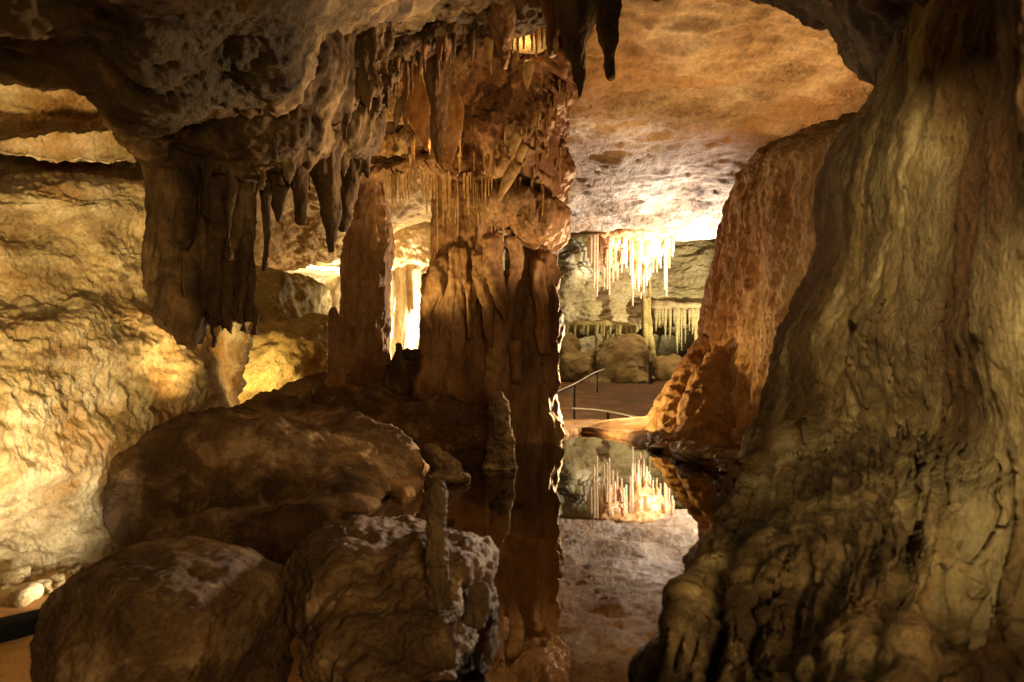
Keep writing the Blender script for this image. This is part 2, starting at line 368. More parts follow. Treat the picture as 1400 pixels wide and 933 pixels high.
# ---- walls -------------------------------------------------------
cols = [-420,-150,0,70,140,210,270,315,333]
def lw(py, ds_, dy=0): return list(zip(cols, [py+dy*k for k in range(len(cols))], ds_))
rows = [lw(60,  [2.3,2.6,2.9,3.0,3.1,3.3,3.6,4.2,4.8]),
        lw(128, [2.4,2.8,3.2,3.3,3.4,3.6,4.0,4.6,5.2]),
        lw(185, [2.3,2.7,3.1,3.2,3.3,3.5,3.9,4.6,5.2]),
        lw(204, [2.3,2.65,3.05,3.15,3.25,3.4,3.8,4.6,5.2]),
        lw(209, [2.6,3.1,3.5,3.65,3.75,3.9,4.2,4.8,5.3]),
        lw(244, [2.6,3.1,3.5,3.6,3.7,3.9,4.2,4.8,5.3]),
        lw(252, [2.3,2.75,3.15,3.2,3.35,3.6,4.0,4.7,5.3]),
        lw(280, [2.25,2.7,3.05,3.15,3.3,3.6,4.0,4.7,5.3], 2),
        lw(300, [2.4,2.9,3.25,3.35,3.45,3.75,4.1,4.7,5.3], 3),
        lw(350, [2.35,2.8,3.2,3.3,3.45,3.7,4.1,4.7,5.4]),
        lw(410, [2.3,2.75,3.15,3.25,3.4,3.75,4.1,4.7,5.4]),
        lw(440, [2.1,2.5,2.95,3.05,3.3,3.65,4.1,4.7,5.3]),
        lw(530, [2.0,2.35,2.75,2.95,3.2,3.6,4.0,4.5,5.1]),
        lw(640, [2.0,2.35,2.7,2.92,3.2,3.5,3.9,4.3,4.8]),
        lw(730, [2.1,2.5,2.85,3.0,3.22,3.5,3.8,4.2,4.6]),
        lw(815, [2.2,2.65,3.02,3.12,3.3,3.4,3.7,4.0,4.4]),
        lw(900, [2.2,2.65,3.02,3.12,3.3,3.3,3.6,3.9,4.2])]
for k, r in enumerate(rows):          # right-hand end rounds off and runs back into the dark
    a = r[-1]; off = [30,30,20,20,20,20,20,10,10,0,-4,6,0,-22,-40,-60,-60][k]
    a = (a[0]+off*.6, a[1], a[2]); r[-1] = a
    r[-2] = (r[-2][0]+off*.4, r[-2][1], r[-2][2])
    r.append((a[0]-6, a[1], a[2]+1.2)); r.append((a[0]-50, a[1], a[2]+2.8)); r.append((a[0]-120, a[1], a[2]+4.5))
lwall = sheet('rock_wall', rows, 560, 560, M['pale'], base=(-2,3,-.3), layers=[(.05, 1.1, (.5,.5,2.6), 3, True, .5), (.07, 1.5, I3, 6, False, .62), (.010, 4.5, (1,1,1.6), 5, True, .65), (.008, 22, I3, 4, False, .65)])
set_props(lwall, 'pale lamp-lit limestone wall with horizontal ledges at the left, pitted and golden', 'rock wall')

# right foreground wall
sil = [(1420,-420,1.6),(1330,-150,2.0),(1255,0,2.4),(1215,90,2.6),(1180,150,2.8),(1145,195,3.0),(1122,250,3.0),(1128,315,2.9),(1120,365,2.9),(1095,415,3.0),(1068,460,3.1),(1045,530,3.3),(1026,580,3.4),(1014,640,3.5),(1006,700,2.8),(972,775,2.1),(938,840,1.72),(915,930,1.34),(890,1150,1.0),(850,1500,.75)]
rows = []
for sx, sy, d in sil:
    dn = min(.95, d*.62); r = []
    r.append((sx+60+25*d, sy, d+2.0)); r.append((sx+24, sy, d+.7)); r.append((sx+2, sy, d+.12))
    for t in (.03,.12,.27,.45,.68,1.0,1.5):
        x = sx+(1400-sx)*t; dd = d*(1-t)**1.0 + dn*t if t <= 1 else dn*.8
        ex = .55 if sy < 600 else .28
        dd = d+(dn-d)*min(1, t**ex) if t < 1 else (dn if t == 1 else dn*.72)
        r.append((x, sy, dd))
    r = [tuple(W(*p)) for p in r]; zl = r[-1][2]
    r += [(.80,.25,zl), (1.05,-.6,zl*1.05), (1.5,-2.0,zl*1.1), (2.0,-4.0,zl*1.1)]
    rows.append(r)
rwall = sheet('rock_wall', rows, 620, 640, M['olive'], pix=False, base=(1.4,2.,0), flip=True, layers=[(.06, 1.6, (1,1,.45), 6, False, .6), (.010, 7, (1,1,.6), 4, False, .6), (.004, 30, I3, 3, False, .65)],
  flutes=[(.038, 18, 1.3, False, lambda u, v: .4+.7*sstep(.45,.7,v)), (.022, 52, 1.6, True, lambda u, v: sstep(.35,.6,v)*sstep(.75,.45,u)), (.016, 44, 2.2, False, lambda u, v: .3+sstep(.4,.7,v)*sstep(.7,.4,u))])
set_props(rwall, 'large dull olive-brown rock wall filling the right side, closest to the viewer and out of focus', 'rock wall')

# orange flowstone wall behind it
L = [(1290,70,4.6),(1235,110,4.9),(1165,150,5.3),(1100,180,5.6),(1044,207,5.9),(1022,240,6.1),(994,290,6.3),(986,340,6.3),(972,400,6.2),(962,450,6.1),(958,500,6.0),(960,555,5.7),(955,600,5.3),(950,640,5.0)]
rows = []
for sx, sy, d in L:
    r = [(sx+170, sy, d+4.5), (sx+90, sy, d+1.2), (sx+8, sy, d+.2)]; ex_ = max(1180, sx+90)
    for t in (.06,.2,.4,.6,.8,1.1): r.append((sx+(ex_-sx)*t, sy-10*t, d-(d-3.7)*t**.8))
    rows.append(r)
ow = sheet('flowstone_wall', rows, 520, 420, M['orange'], base=(2,5,0), flip=True, layers=[(.09, 1.3, (1,1,.45), 6, False, .58), (.012, 3.6, (1,1,.4), 4, True, .5), (.02, 9, (1,1,.8), 4, False, .6)])
set_props(ow, 'orange knobbly flowstone wall rising behind the grey foreground wall, right of the pool', 'flowstone wall')
ap = fuse('flowstone_apron', [tp([(965,470,6.0,14),(945,530,5.9,28),(925,590,5.6,36),(930,625,5.2,40)], sq=1.2), tp([(985,500,5.6,24),(970,570,5.3,40),(965,640,4.8,50)]),
      tp([(950,500,6.1,10),(915,560,5.9,18),(900,605,5.5,18)]), tp([(935,530,5.8,12),(905,590,5.6,16),(888,612,5.3,12)])], .016, M['orange'],
      [(.05, 3, (1,1,.5), 5, False, .55), (.03, 9, (1,1,.4), 3, True, .5)], smooth=5)
set_props(ap, 'sloping apron of pale orange flowstone at the foot of the orange wall', 'flowstone')
rr_ = random.Random(9); slabs = []
for k in range(26):
    t = rr_.random(); px = 900+112*t; py = 606+38*t+rr_.uniform(-12, 3); d = CZ*F/(606+40*t-HY+4)+rr_.uniform(.0,.35)
    slabs.append(ell(px, py, d, rr_.uniform(12,34), rr_.uniform(2.5,6), rr_.uniform(.10,.28), tilt=rr_.uniform(-.12,.05), seg=18, box=2.6))
slabs.append(ell(975,634,4.6,45,12,.35))
rm = fuse('rimstone_ledge', slabs, .010, M['rim'], [(.03, 4, (1,1,2.5), 5, False, .6), (.01, 14, (1,1,4), 3, True, .6)], smooth=1)
set_props(rm, 'layered wet rimstone shelf edging the pool below the orange wall', 'rimstone')
sd_ = fuse('sand_bank', [ell(885,599,6.1,105,27,.5), ell(945,588,6.2,70,34,.5), ell(800,602,6.0,50,11,.3)], .025, M['sand'], [(.02, 2, I3, 4, False, .5)], smooth=8)
set_props(sd_, 'smooth lamp-lit bank of orange sand behind the far edge of the pool', 'sand bank')
for lx, px, py, d, r in ((0,823,582,6.4,3.5),):
    st = fuse('loose_stone', [ell(px, py, d, r, r*1.3, r*d/F)], .006, M['rim'], [(.006, 30, I3, 2, False, .5)], smooth=1)
    set_props(st, 'tiny upright stone on the crest of the orange sand bank', 'stone')

# far chamber
cols = [-200,200,420,600,700,755,810,865,920,975,1030,1200,1500]
rows = []
for py, ds_ in [(150,30),(290,30),(330,29.5),(372,29),(400,28.3),(435,28),(446,28.4),(458,30),(500,30),(560,30)]:
    rows.append([(px, py+6*math.sin(px*.03), ds_-.8*math.sin(px*.021+py*.01)) for px in cols])
bk = sheet('rock_wall', rows, 330, 560, M['back'], base=(5,29,0), layers=[(.55, .3, (1,1,1.8), 6, False, .55), (.08, 1.1, (.6,1,2.6), 5, True, .6)])
set_props(bk, 'greenish cream bedded rock wall at the back of the far chamber, behind the lit straws', 'rock wall')
pile = [('large rounded mustard boulder in the middle of the far pile',850,499,25,42,32,1.3),('low mustard boulder at the left end of the far pile beside the column',788,502,25.5,32,23,1.2),
        ('flat-topped boulder on top of the far pile below the dark ledge',846,476,26.2,34,18,1.1),('small boulder in front of the far pile, above the handrail end',868,519,24,27,16,.9),
        ('squat boulder right of the far pile, behind the signpost',912,508,26,26,19,1.0),('boulder at the front left foot of the far pile',812,522,24.5,24,14,.8),
        ('dark squarish boulder at the left of the far pile near the column edge',768,480,26.5,24,22,1.0)]
for k, (lb, px, py, d, rx, ry, rd) in enumerate(pile):
    b = fuse('boulder', [ell(px, py, d, rx, ry, rd, box=2.6), ell(px+rx*.3, py+ry*.4, d-.3, rx*.7, ry*.7, rd, box=2.4)], .07, M['yellow'], [(.2, .8, I3, 6, False, .6), (.04, 2.5, I3, 3, True, .5)], smooth=3, facets=12, fseed=20+k)
    set_props(b, lb, 'boulder', 'boulders piled in the far chamber')
# pale pendants and column in far chamber
fc = fuse('column', [tp([(886,340,27,8),(886,372,26.5,4),(888,400,26.5,3),(886,440,26.5,5),(891,480,26.5,6),(892,500,26.5,11)]), tp([(880,405,26.4,3),(881,440,26.4,3),(883,475,26.4,1.5)])], .045, M['yellow'], [(.10,1.2,(1,1,.4),4,False,.55)], smooth=3)
set_props(fc, 'thin brownish column standing in the far chamber below the lit straws', 'column')
root = empty('stalactite_fringe', tuple(W(930,440,27)))
set_props(root, 'row of pale stalactites under the ledge at the right of the far chamber', 'stalactites')
g = [tp([(895,425,27.6,12),(940,425,27.6,14),(985,428,27.4,14)])]
mesh = fuse('rock_lip', g, .08, M['back'], [(.15,1,I3,4,False,.5)], parent=root, smooth=3)
for k in range(26):
    px = 893+92*random.random(); ln = (12+50*random.random()**1.5)*(1 if px > 905 else .6); r0 = random.uniform(1.6,4.2)
    V, Fc = tp([(px,424,27.2,r0),(px+random.uniform(-1,1),430+ln*.5,27.2,r0*.6),(px,430+ln,27.2,.4)], seg=8)
    mesh_obj('stalactite', V, Fc, M['back'], root, base=W(px,426,27.2))
root = empty('stalactite_fringe', tuple(W(800,450,27)))
set_props(root, 'row of small brown stalactites under the ledge at the left of the far chamber', 'stalactites')
fuse('rock_lip', [tp([(750,446,27.6,9),(800,448,27.4,9),(868,450,27.4,9)])], .08, M['yellow'], [(.15,1,I3,4,False,.5)], parent=root, smooth=3)
for k in range(24):
    px = 756+112*random.random(); ln = 6+28*random.random()**1.6
    V, Fc = tp([(px,446,27.0,random.uniform(1.8,4)),(px,450+ln*.5,27.0,1.6),(px,450+ln,27.0,.4)], seg=8)
    mesh_obj('stalactite', V, Fc, M['yellow'], root, base=W(px,448,27.0))

# handrails and signpost
def bar(name, pts, r, mat, parent):
    V, Fc = wtube(pts, [r]*len(pts), seg=10); return mesh_obj(name, V, Fc, mat, parent, base=pts[0])
h = empty('handrail', tuple(W(785,558,12)))
set_props(h, 'steel handrail on black posts sloping up to the right behind the column', 'handrail')
bar('rail', [W(745,544,10.5), W(785,526,12), W(812,511,13.5), W(826,506,14.5)], .022, M['steel'], h)
bar('post', [W(785,527,12), W(785,558,12)], .022, M['black'], h); bar('post', [W(816,511,13.6), W(816,536,13.6)], .022, M['black'], h)
bar('post', [W(757,539,10.9), W(757,585,10.9)], .022, M['black'], h)
h = empty('handrail', tuple(W(830,575,10)))
set_props(h, 'lower curved handrail dipping down to the right behind the orange sand bank', 'handrail')
bar('rail', [W(783,559,12), W(815,561,11), W(845,566,10), W(880,574,9.2), W(900,580,8.8)], .022, M['steel'], h)
bar('post', [W(831,564,10.4), W(831,584,10.4)], .018, M['black'], h); bar('post', [W(785,559,11.9), W(785,580,11.9)], .018, M['black'], h)
s = empty('marker_post', tuple(W(890,526,22)))
set_props(s, 'black post with a small pale plate at its top, in the far chamber', 'post')
V, Fc = wtube([W(889,526,22), W(889,484,22)], [.055,.055], seg=8); mesh_obj('post', V, Fc, M['black'], s, base=W(889,526,22))
def box(name, c, sx, sy, sz, mat, parent=None, rz=0, bev=.1):
    v = np.array([(x, y, z) for x in (-1,1) for y in (-1,1) for z in (-1,1)], float)*[sx/2, sy/2, sz/2]
    ca, sa = math.cos(rz), math.sin(rz); v = np.stack([v[:,0]*ca-v[:,1]*sa, v[:,0]*sa+v[:,1]*ca, v[:,2]], 1)+np.array(c)
    o = mesh_obj(name, v, [[0,1,3,2],[4,6,7,5],[0,4,5,1],[2,3,7,6],[0,2,6,4],[1,5,7,3]], mat, parent, base=c, smooth=False)
    bv = o.modifiers.new('bevel', 'BEVEL'); bv.width = min(sx,sy,sz)*bev; bv.segments = 2
    return o
box('plate', W(891,489,21.9), .16, .05, .24, plain('dull_olive_plate', (.35,.36,.22), .5), s)

# ---- left rear passage -------------------------------------------
cols = [200,330,400,465,520,570,620,660,700]
lip = [385,381,372,353,320,304,306,300,290]
rows = []
for k, (f, d) in enumerate([(-.9,5.5),(-.2,7.2),(.15,8.6),(.5,9.8),(.85,10.8),(1,11.3)]):
    rows.append([(c, 215+(l-215)*f, d+.4*math.sin(c*.02)) for c, l in zip(cols, lip)])
rows.append([(c, l-2, 11.9) for c, l in zip(cols, lip)]); rows.append([(c, l-25, 12.6) for c, l in zip(cols, lip)]); rows.append([(c, l-120, 13.5) for c, l in zip(cols, lip)])
cl = sheet('passage_ceiling', rows, 300, 420, M['ceilgold'], layers=[(.10, .9, I3, 5, False, .55), (.03, 4, I3, 4, True, .55)])
set_props(cl, kind='structure')
# bright ceiling beyond with strip light
rows = [[(c, y, d) for c in (250,350,450,550,620,690)] for y, d in ((180,13),(300,14.5),(345,15.5),(366,16.2),(380,17.5))]
c2 = sheet('passage_ceiling_beyond', rows, 120, 160, M['white'], layers=[(.12, .8, I3, 4, False, .5)]); set_props(c2, kind='structure')
rows = [[(c, y, 18+.5*math.sin(c*.05)) for c in (100,250,350,450,550,620,690)] for y in (250,330,400,470,560,620)]
wb = sheet('rock_wall', rows, 140, 260, M['white'], base=(-3,18,0), layers=[(.35, .6, I3, 5, False, .55)])
set_props(wb, 'white lamp-flooded rock wall seen in the gap left of the slim column', 'rock wall')
yr = fuse('rock_outcrop', [ell(385,440,9.6,52,62,1.2, box=3), ell(350,420,10,50,50,1.2, box=3), ell(395,418,10.4,58,32,.9, tilt=.1, box=3)], .035, M['yellow'],
     [(.12, 1.2, I3, 6, False, .6)], smooth=4, facets=12, fseed=3)
set_props(yr, 'angular mustard rock outcrop above the boulder left of the slim column', 'rock outcrop')
yr2 = fuse('rock_outcrop', [ell(385,520,8.4,85,72,1.0, box=3.2), ell(430,515,8.7,40,80,.8, box=2.6), ell(340,540,8.2,60,60,.9, box=3)], .03, M['yellow'],
     [(.12, 1.2, I3, 5, False, .55), (.04, 4, I3, 4, True, .5)], smooth=5)
set_props(yr2, 'smooth yellow-lit rock face just above the large brown boulder', 'rock outcrop')
wr = fuse('rock_fin', [tp([(480,380,12,26),(462,420,11.8,26),(455,470,11.6,22),(462,520,11.4,22)], sq=1.), tp([(445,410,12,14),(432,440,12,14),(450,470,11.8,16)])], .04, M['white'], [(.10,1.3,I3,4,False,.55)], smooth=4)
set_props(wr, 'jagged white-lit rock fin between the pointed stalagmite and the mustard rock', 'rock fin')
# rock face and blown-out column between the two big columns
rows = [[(c, y+4*math.sin(c*.11), d) for c in (470,510,540,570,600,640)] for y, d in ((290,13.2),(312,12.6),(345,12.5),(372,12.7),(384,13.3),(380,15))]
gf = sheet('rock_ledge', rows, 160, 240, M['white'], base=(-1.7,12.6,2), layers=[(.07,1.6,I3,5,False,.55),(.03,6,I3,3,True,.5)])
set_props(gf, 'cream pitted rock ledge glowing above the brightest column', 'rock ledge')
def fut(px, y0, y1, d, r0, r1, j=2, sq=1., n=4):
    pts = []
    for k in range(n+1):
        t = k/n; pts.append((px+random.uniform(-j, j)*(0 if k == 0 else 1), y0+(y1-y0)*t, d, (r0+(r1-r0)*t)*random.uniform(.88, 1.12)))
    return tp(pts, sq=sq)
bc = fuse('column', [fut(548,375,498,12.2,10,12), fut(560,372,500,12,13,15), fut(574,376,500,12.2,8,9), fut(590,372,498,12.2,12,8), fut(603,372,500,12.4,10,8), fut(567,370,440,11.8,6,2), fut(595,372,450,11.9,5,2)], .025, M['white'],
     [(.05,2,(1,1,.3),4,True,.5),(.02,7,(1,1,.3),3,False,.5)], smooth=3)
set_props(bc, 'brilliantly lit white column deep between the two brown columns', 'column')
for k, (px, ln) in enumerate(((537,60),(553,48),(582,70),(612,38))):
    V, Fc = tp([(px,372,12.1,3.2),(px+1,372+ln*.5,12.1,2.2),(px,372+ln,12.1,.7)], seg=8); 
    o = mesh_obj('stalactite', V, Fc, M['white'], base=W(px,372,12.1))
    set_props(o, ['thin white stalactite at the left edge of the bright gap','short white stalactite just left of the brightest column','longest white stalactite in front of the brightest column','short white stalactite at the right edge of the bright gap'][k], 'stalactite', 'white stalactites in the bright gap')

# LED strip
st = empty('strip_light', tuple(W(445,366,11.9))); set_props(st, 'long glowing yellow strip light tucked under the ceiling edge left of the slim column', 'strip light')
V, Fc = wtube([W(421,365.5,11.6), W(468,368.5,11.6)], [.022,.022], seg=10); mesh_obj('tube', V, Fc, M['led'], st, base=W(445,366,11.6))
V, Fc = wtube([W(418,363.2,11.65), W(471,366.2,11.65)], [.03,.03], seg=10); mesh_obj('housing', V, Fc, M['steel'], st, base=W(445,362,11.65))

# ================================================================== MOUND, BOULDERS
FL = [(.05, 1.7, I3, 2, True, .4), (.045, 2.6, I3, 7, False, .6), (.007, 9, (1,1,1.6), 4, True, .6), (.004, 34, I3, 3, False, .65)]
mound = fuse('rock_mound', [ell(560,640,5.6,150,100,1.0, box=2.3), ell(610,610,5.7,110,90,.8), ell(480,590,5.7,130,78,.9), ell(560,560,5.9,100,68,.6), ell(400,600,5.8,90,60,.8), ell(700,640,5.9,60,36,.45), ell(640,560,5.8,60,70,.5)],
     .02, M['boulder'], FL, smooth=6)
set_props(mound, 'dark brown rock mound carrying the columns, sloping down to the pool', 'rock mound')
b1 = fuse('boulder', [ell(400,650,3.7,185,92,.62, tilt=-.16, box=2.5), ell(330,645,3.7,120,88,.6, box=2.6), ell(260,690,3.5,66,90,.5, box=2.8), ell(500,672,3.5,90,54,.5, tilt=-.3, box=2.3), ell(400,740,3.4,140,70,.5), ell(340,760,3.2,160,80,.4), ell(480,740,3.2,80,60,.35), ell(515,688,3.35,72,46,.35,tilt=-.3), ell(450,725,3.05,120,48,.3,tilt=-.1)],
     .013, M['boulder'], FL, smooth=6, facets=16, fseed=5)
set_props(b1, 'largest brown boulder, broad and domed, left of the pool', 'boulder')
b2 = fuse('boulder', [ell(238,888,1.75,150,126,.26, box=3.4), ell(180,880,1.7,95,100,.22, box=2.8), ell(305,895,1.72,78,100,.22, box=3), ell(228,985,1.6,140,120,.18, box=3)],
     .008, M['boulder'], [(.022, 3.6, I3, 7, False, .62), (.004, 14, (1,1,1.5), 4, True, .6), (.0022, 60, I3, 3, False, .65)], smooth=4, facets=18, fseed=8)
set_props(b2, 'dark brown boulder in the bottom left corner beside the path', 'boulder')
b3 = fuse('boulder', [ell(535,788,1.9,128,66,.28, box=3), ell(600,800,1.8,76,72,.28, box=3), ell(550,880,1.65,112,85,.22, box=3), ell(600,900,1.6,62,100,.2, box=3), ell(450,762,1.95,62,22,.15, tilt=.15), ell(570,985,1.5,105,110,.18,box=3), ell(510,960,1.5,58,110,.15)],
     .006, M['boulder'], [(.028, 4.2, I3, 7, False, .62), (.005, 16, (1,1,1.6), 4, True, .6), (.0022, 60, I3, 3, False, .65)], smooth=4, facets=16, fseed=31, fr=(.86, .96))
set_props(b3, 'front boulder in the bottom centre with a rim-lit right side touching the water', 'boulder')

SG = [(.010, 14, (1,1,.5), 4, False, .55), (.006, 40, I3, 3, True, .55)]
def thing_fuse(name, prims, vox, mat, lay, label, cat, group=None, smooth=2):
    o = fuse(name, prims, vox, mat, lay, smooth=smooth); set_props(o, label, cat, group); return o
thing_fuse('stalagmite', [tp([(597,662,1.55,9),(598,680,1.55,13),(597,705,1.55,11.5),(598,750,1.55,14),(598,800,1.55,17),(600,835,1.55,25)]), ell(601,700,1.54,10,8,.014), ell(599,768,1.54,14,10,.02)], .0028, M['dark'],
    [(.006, 20, (1,1,.6), 4, False, .6), (.003, 60, I3, 3, True, .5)], 'slender dark stalagmite with a knobbly head standing on the front boulder', 'stalagmite')
thing_fuse('stalagmite', [tp([(568,768,1.7,9),(568,780,1.7,12),(567,803,1.7,16)])], .004, M['dark'], [(.006, 22, I3, 3, False, .6)], 'short dark stump just left of the slender stalagmite on the front boulder', 'stalagmite')
thing_fuse('stalagmite', [tp([(655,803,1.5,13),(656,818,1.5,17),(648,850,1.5,17)])], .004, M['dark'], [(.006, 22, I3, 3, False, .6)], 'rounded dark stump at the right rim of the front boulder, over the water', 'stalagmite')
thing_fuse('stalagmite', [tp([(622,775,1.6,7),(624,800,1.6,13),(625,845,1.6,17)])], .004, M['dark'], [(.006, 22, I3, 3, False, .6)], 'stub between the slender stalagmite and the rounded rim stump', 'stalagmite')
thing_fuse('stalagmite', [tp([(680,542,4.0,9),(683,560,4.0,13),(684,590,4.0,15),(685,615,4.0,17),(684,640,4.0,22)]), tp([(690,570,3.98,5),(694,600,3.98,6),(697,635,3.98,8)]), ell(684,640,3.98,24,5,.09)], .007, M['dark'],
    [(.016, 9, (1,1,.5), 4, False, .6), (.008, 26, I3, 3, True, .55)], 'dark jagged stalagmite standing in the pool in front of the right column', 'stalagmite')
thing_fuse('broken_stalagmite', [tp([(584,616,3.6,11),(600,630,3.6,15),(622,647,3.6,13),(638,655,3.6,7)]), ell(612,652,3.55,30,9,.09)], .007, M['dark'], SG, 'broken stalagmite lying at the water edge left of the jagged one', 'stalagmite')
thing_fuse('stalagmite', [tp([(456,424,5.2,5),(457,440,5.2,8),(459,480,5.2,11),(461,530,5.2,16),(462,550,5.2,20)])], .009, M['flow'], SG, 'pointed brown stalagmite standing left of the slim column', 'stalagmite')
thing_fuse('stalagmite', [tp([(545,472,5.4,4.5),(545,485,5.4,6),(543,510,5.4,15),(543,530,5.4,22)])], .009, M['dark'], SG, 'small dark stalagmite between the slim column and the fluted column', 'stalagmite')
thing_fuse('stalagmite', [tp([(555,484,5.45,8),(575,490,5.45,9),(580,515,5.45,12)])], .009, M['dark'], SG, 'low dark stub just right of the small stalagmite between the columns', 'stalagmite')
for k, (px, t, w) in enumerate(((411,540,9),(422,535,5),(440,530,9),(432,545,10))):
    thing_fuse('stalagmite', [tp([(px,t,5.0,w*.7),(px,t+12,5.0,w),(px,t+35,5.0,w*1.6)])], .009, M['dark'], SG,
      ['leftmost dark nub on the crest above the big boulder','thin pointed nub on the crest, second from the left','taller dark nub on the crest beside the pointed stalagmite','low round nub on the crest between the thin and the taller nub'][k], 'stalagmite', 'dark nubs on the crest')

# ================================================================== COLUMNS
CF = [(.045, 3.2, (1,1,.3), 4, False, .55), (.028, 8, (1,1,.22), 3, True, .5), (.009, 24, (1,1,.6), 3, False, .6)]
thing_fuse('column', [tp([(508,225,5.6,30),(508,245,5.6,19),(508,300,5.6,22),(505,350,5.6,27),(500,400,5.6,28),(499,450,5.6,29),(500,500,5.6,32),(500,535,5.6,44)]), tp([(486,300,5.5,8),(478,340,5.5,11),(480,400,5.5,13),(480,470,5.5,12),(484,520,5.5,18)]),
   tp([(520,400,5.55,10),(521,450,5.55,12),(516,500,5.55,16)]), ell(524,295,5.6,8,16,.06)], .011, M['flow'], CF, 'slim brown column with a crack across its upper part, left of the fluted column', 'column')
fl_ = [tp([(640,215,5.5,70),(638,260,5.5,50),(636,330,5.5,46),(634,400,5.5,52),(632,470,5.5,56),(632,540,5.5,66),(632,580,5.5,80)], sq=.8)]
for k in range(13):
    px = 585+k*9.2; top = 345+random.uniform(-12, 30)+abs(px-632)*.5
    fl_.append(fut(px, top, 470+random.uniform(-10, 60), 5.28+abs(px-632)*.0028, 7, 7.5, 2))
fl_.append(tp([(596,400,5.35,16),(586,430,5.35,14),(590,490,5.35,16),(588,535,5.35,24)]))
fl_.append(tp([(606,360,5.3,10),(590,400,5.3,12),(582,430,5.3,8)]))
thing_fuse('column', fl_, .012, M['flow'], CF, 'massive fluted brown column with a bell-shaped skirt, centre of the cave', 'column', smooth=3)
rc = [tp([(722,250,5.4,55),(728,300,5.3,40),(732,350,5.4,29),(728,400,5.4,33),(724,460,5.35,38),(720,530,5.3,42),(722,605,5.35,44),(722,625,5.35,48)], sq=.9),
      ell(740,300,4.98,40,34,.28, tilt=-.35, box=2.5), ell(700,282,4.95,40,28,.26, box=2.4), tp([(765,300,5.1,11),(768,320,5.1,9),(756,340,5.1,5)]),
      tp([(746,350,5.15,8),(755,380,5.15,11),(750,415,5.15,8),(758,445,5.15,12),(752,490,5.15,9),(757,520,5.15,11),(746,555,5.15,8),(752,585,5.15,13),(748,602,5.2,10)]), tp([(757,395,5.1,6),(760,415,5.1,4),(758,432,5.1,1.5)]), tp([(760,470,5.1,5),(762,490,5.1,4),(760,512,5.1,1.5)]), ell(758,592,5.15,12,7,.06), tp([(735,360,5.05,8),(742,420,5.05,9),(745,480,5.05,8)]),
      tp([(695,380,5.15,12),(685,450,5.2,14),(684,540,5.3,16),(690,606,5.35,20)]), tp([(704,470,5.05,5),(705,490,5.05,6),(708,520,5.05,5)])]
thing_fuse('column', rc, .012, M['flow'], CF, 'thick orange-brown column with an overhanging shoulder, standing at the pool edge', 'column', smooth=3)
# spikes hanging below the shoulder
for k, (a, b) in enumerate((([(672,330,5.0,18),(675,380,5.0,15),(688,420,5.0,8),(691,441,5.0,2)], 'ragged stalactite hanging highest below the shoulder of the right column'),
        ([(655,350,5.0,12),(664,410,5.0,9),(668,445,5.0,6),(671,474,5.0,2)], 'longest ragged stalactite between the fluted and right columns'),
        ([(700,330,5.0,14),(705,360,5.0,10),(700,392,5.0,6),(698,415,5.0,2)], 'short brown stalactite under the right column shoulder'),
        ([(640,390,5.05,6),(641,430,5.05,5),(642,462,5.05,2.5)], 'narrow stalactite hanging in front of the flutes'))):
    thing_fuse('stalactite', [tp(a)], .008, M['flow'], [(.02, 8, (1,1,.6), 4, False, .6)], b, 'stalactite', 'ragged stalactites by the central columns')

# ================================================================== CENTRAL HANGING MASS
mass = [tp([(520,215,5.3,22),(580,205,5.2,26),(640,205,5.2,30),(700,190,5.1,40),(740,170,5.0,40)], sq=1.6),
        tp([(758,85,4.8,34),(738,130,4.9,40),(720,175,5.0,48),(690,220,5.1,44),(660,245,5.3,34)], sq=1.5),
        tp([(758,100,4.9,24),(752,160,5.0,20),(752,220,5.1,24),(745,265,5.1,26)], sq=1.5),
        tp([(560,120,5.4,90),(640,110,5.4,80),(710,80,5.2,70),(765,10,5.1,44)], sq=1.4),
        tp([(500,180,5.5,60),(560,180,5.5,50),(640,170,5.5,60)], sq=1.5), tp([(620,232,5.2,20),(640,250,5.2,28),(690,255,5.2,30)], sq=1.4)]
for k in range(9):
    t = k/8; mass.append(tp([(780-12*k*.5,92+8*k,4.72,5),(757-7*k,140+10*k,4.72,6),(725-9*k,185+7*k,4.85,6),(690-8*k,222+3*k,4.95,5)]))
hm = thing_fuse('flowstone_canopy', mass, .014, M['flow'], [(.05, 2.4, I3, 5, False, .55), (.03, 7, (1,1,.6), 4, True, .55), (.014, 18, I3, 3, True, .6)],
   'brown rippled flowstone canopy flowing down from the ceiling onto the central columns', 'flowstone', smooth=3)
for k in range(70):
    t = random.random(); row = random.random()
    if row < .45: px, py = 775-115*t, 118+105*t
    elif row < .8: px, py = random.uniform(725,778), random.uniform(105,260)
    else: px, py = random.uniform(560,700), random.uniform(185,215)
    dd = 4.62 if row < .8 else 4.8; dd -= random.uniform(0, .1)
    ln = random.uniform(8, 26) if random.random() < .8 else random.uniform(30, 60); r0 = random.uniform(1.6, 3.6)
    V, Fc = tp([(px,py-4,dd+.12,r0),(px,py+ln*.4,dd,r0*.6),(px+random.uniform(-1,1),py+ln,dd,.6)], seg=8, sub=3); mesh_obj('small_stalactite', V, Fc, M['fringe' if random.random() < .5 else 'flow'], hm, base=W(px,py,dd))
sf = empty('stalactite_fringe', tuple(W(500,110,3.6))); set_props(sf, 'ragged fringe of small stalactites along the dark ceiling rim left of the amber draperies', 'stalactites')
fuse('rock_lip', [tp([(425,150,3.25,14),(470,118,3.4,16),(520,85,3.6,16),(580,52,3.8,16),(640,30,4.0,16),(700,10,4.1,14)])], .010, M['dark'], [(.03,5,I3,5,False,.55),(.01,16,I3,3,True,.5)], parent=sf, smooth=2)
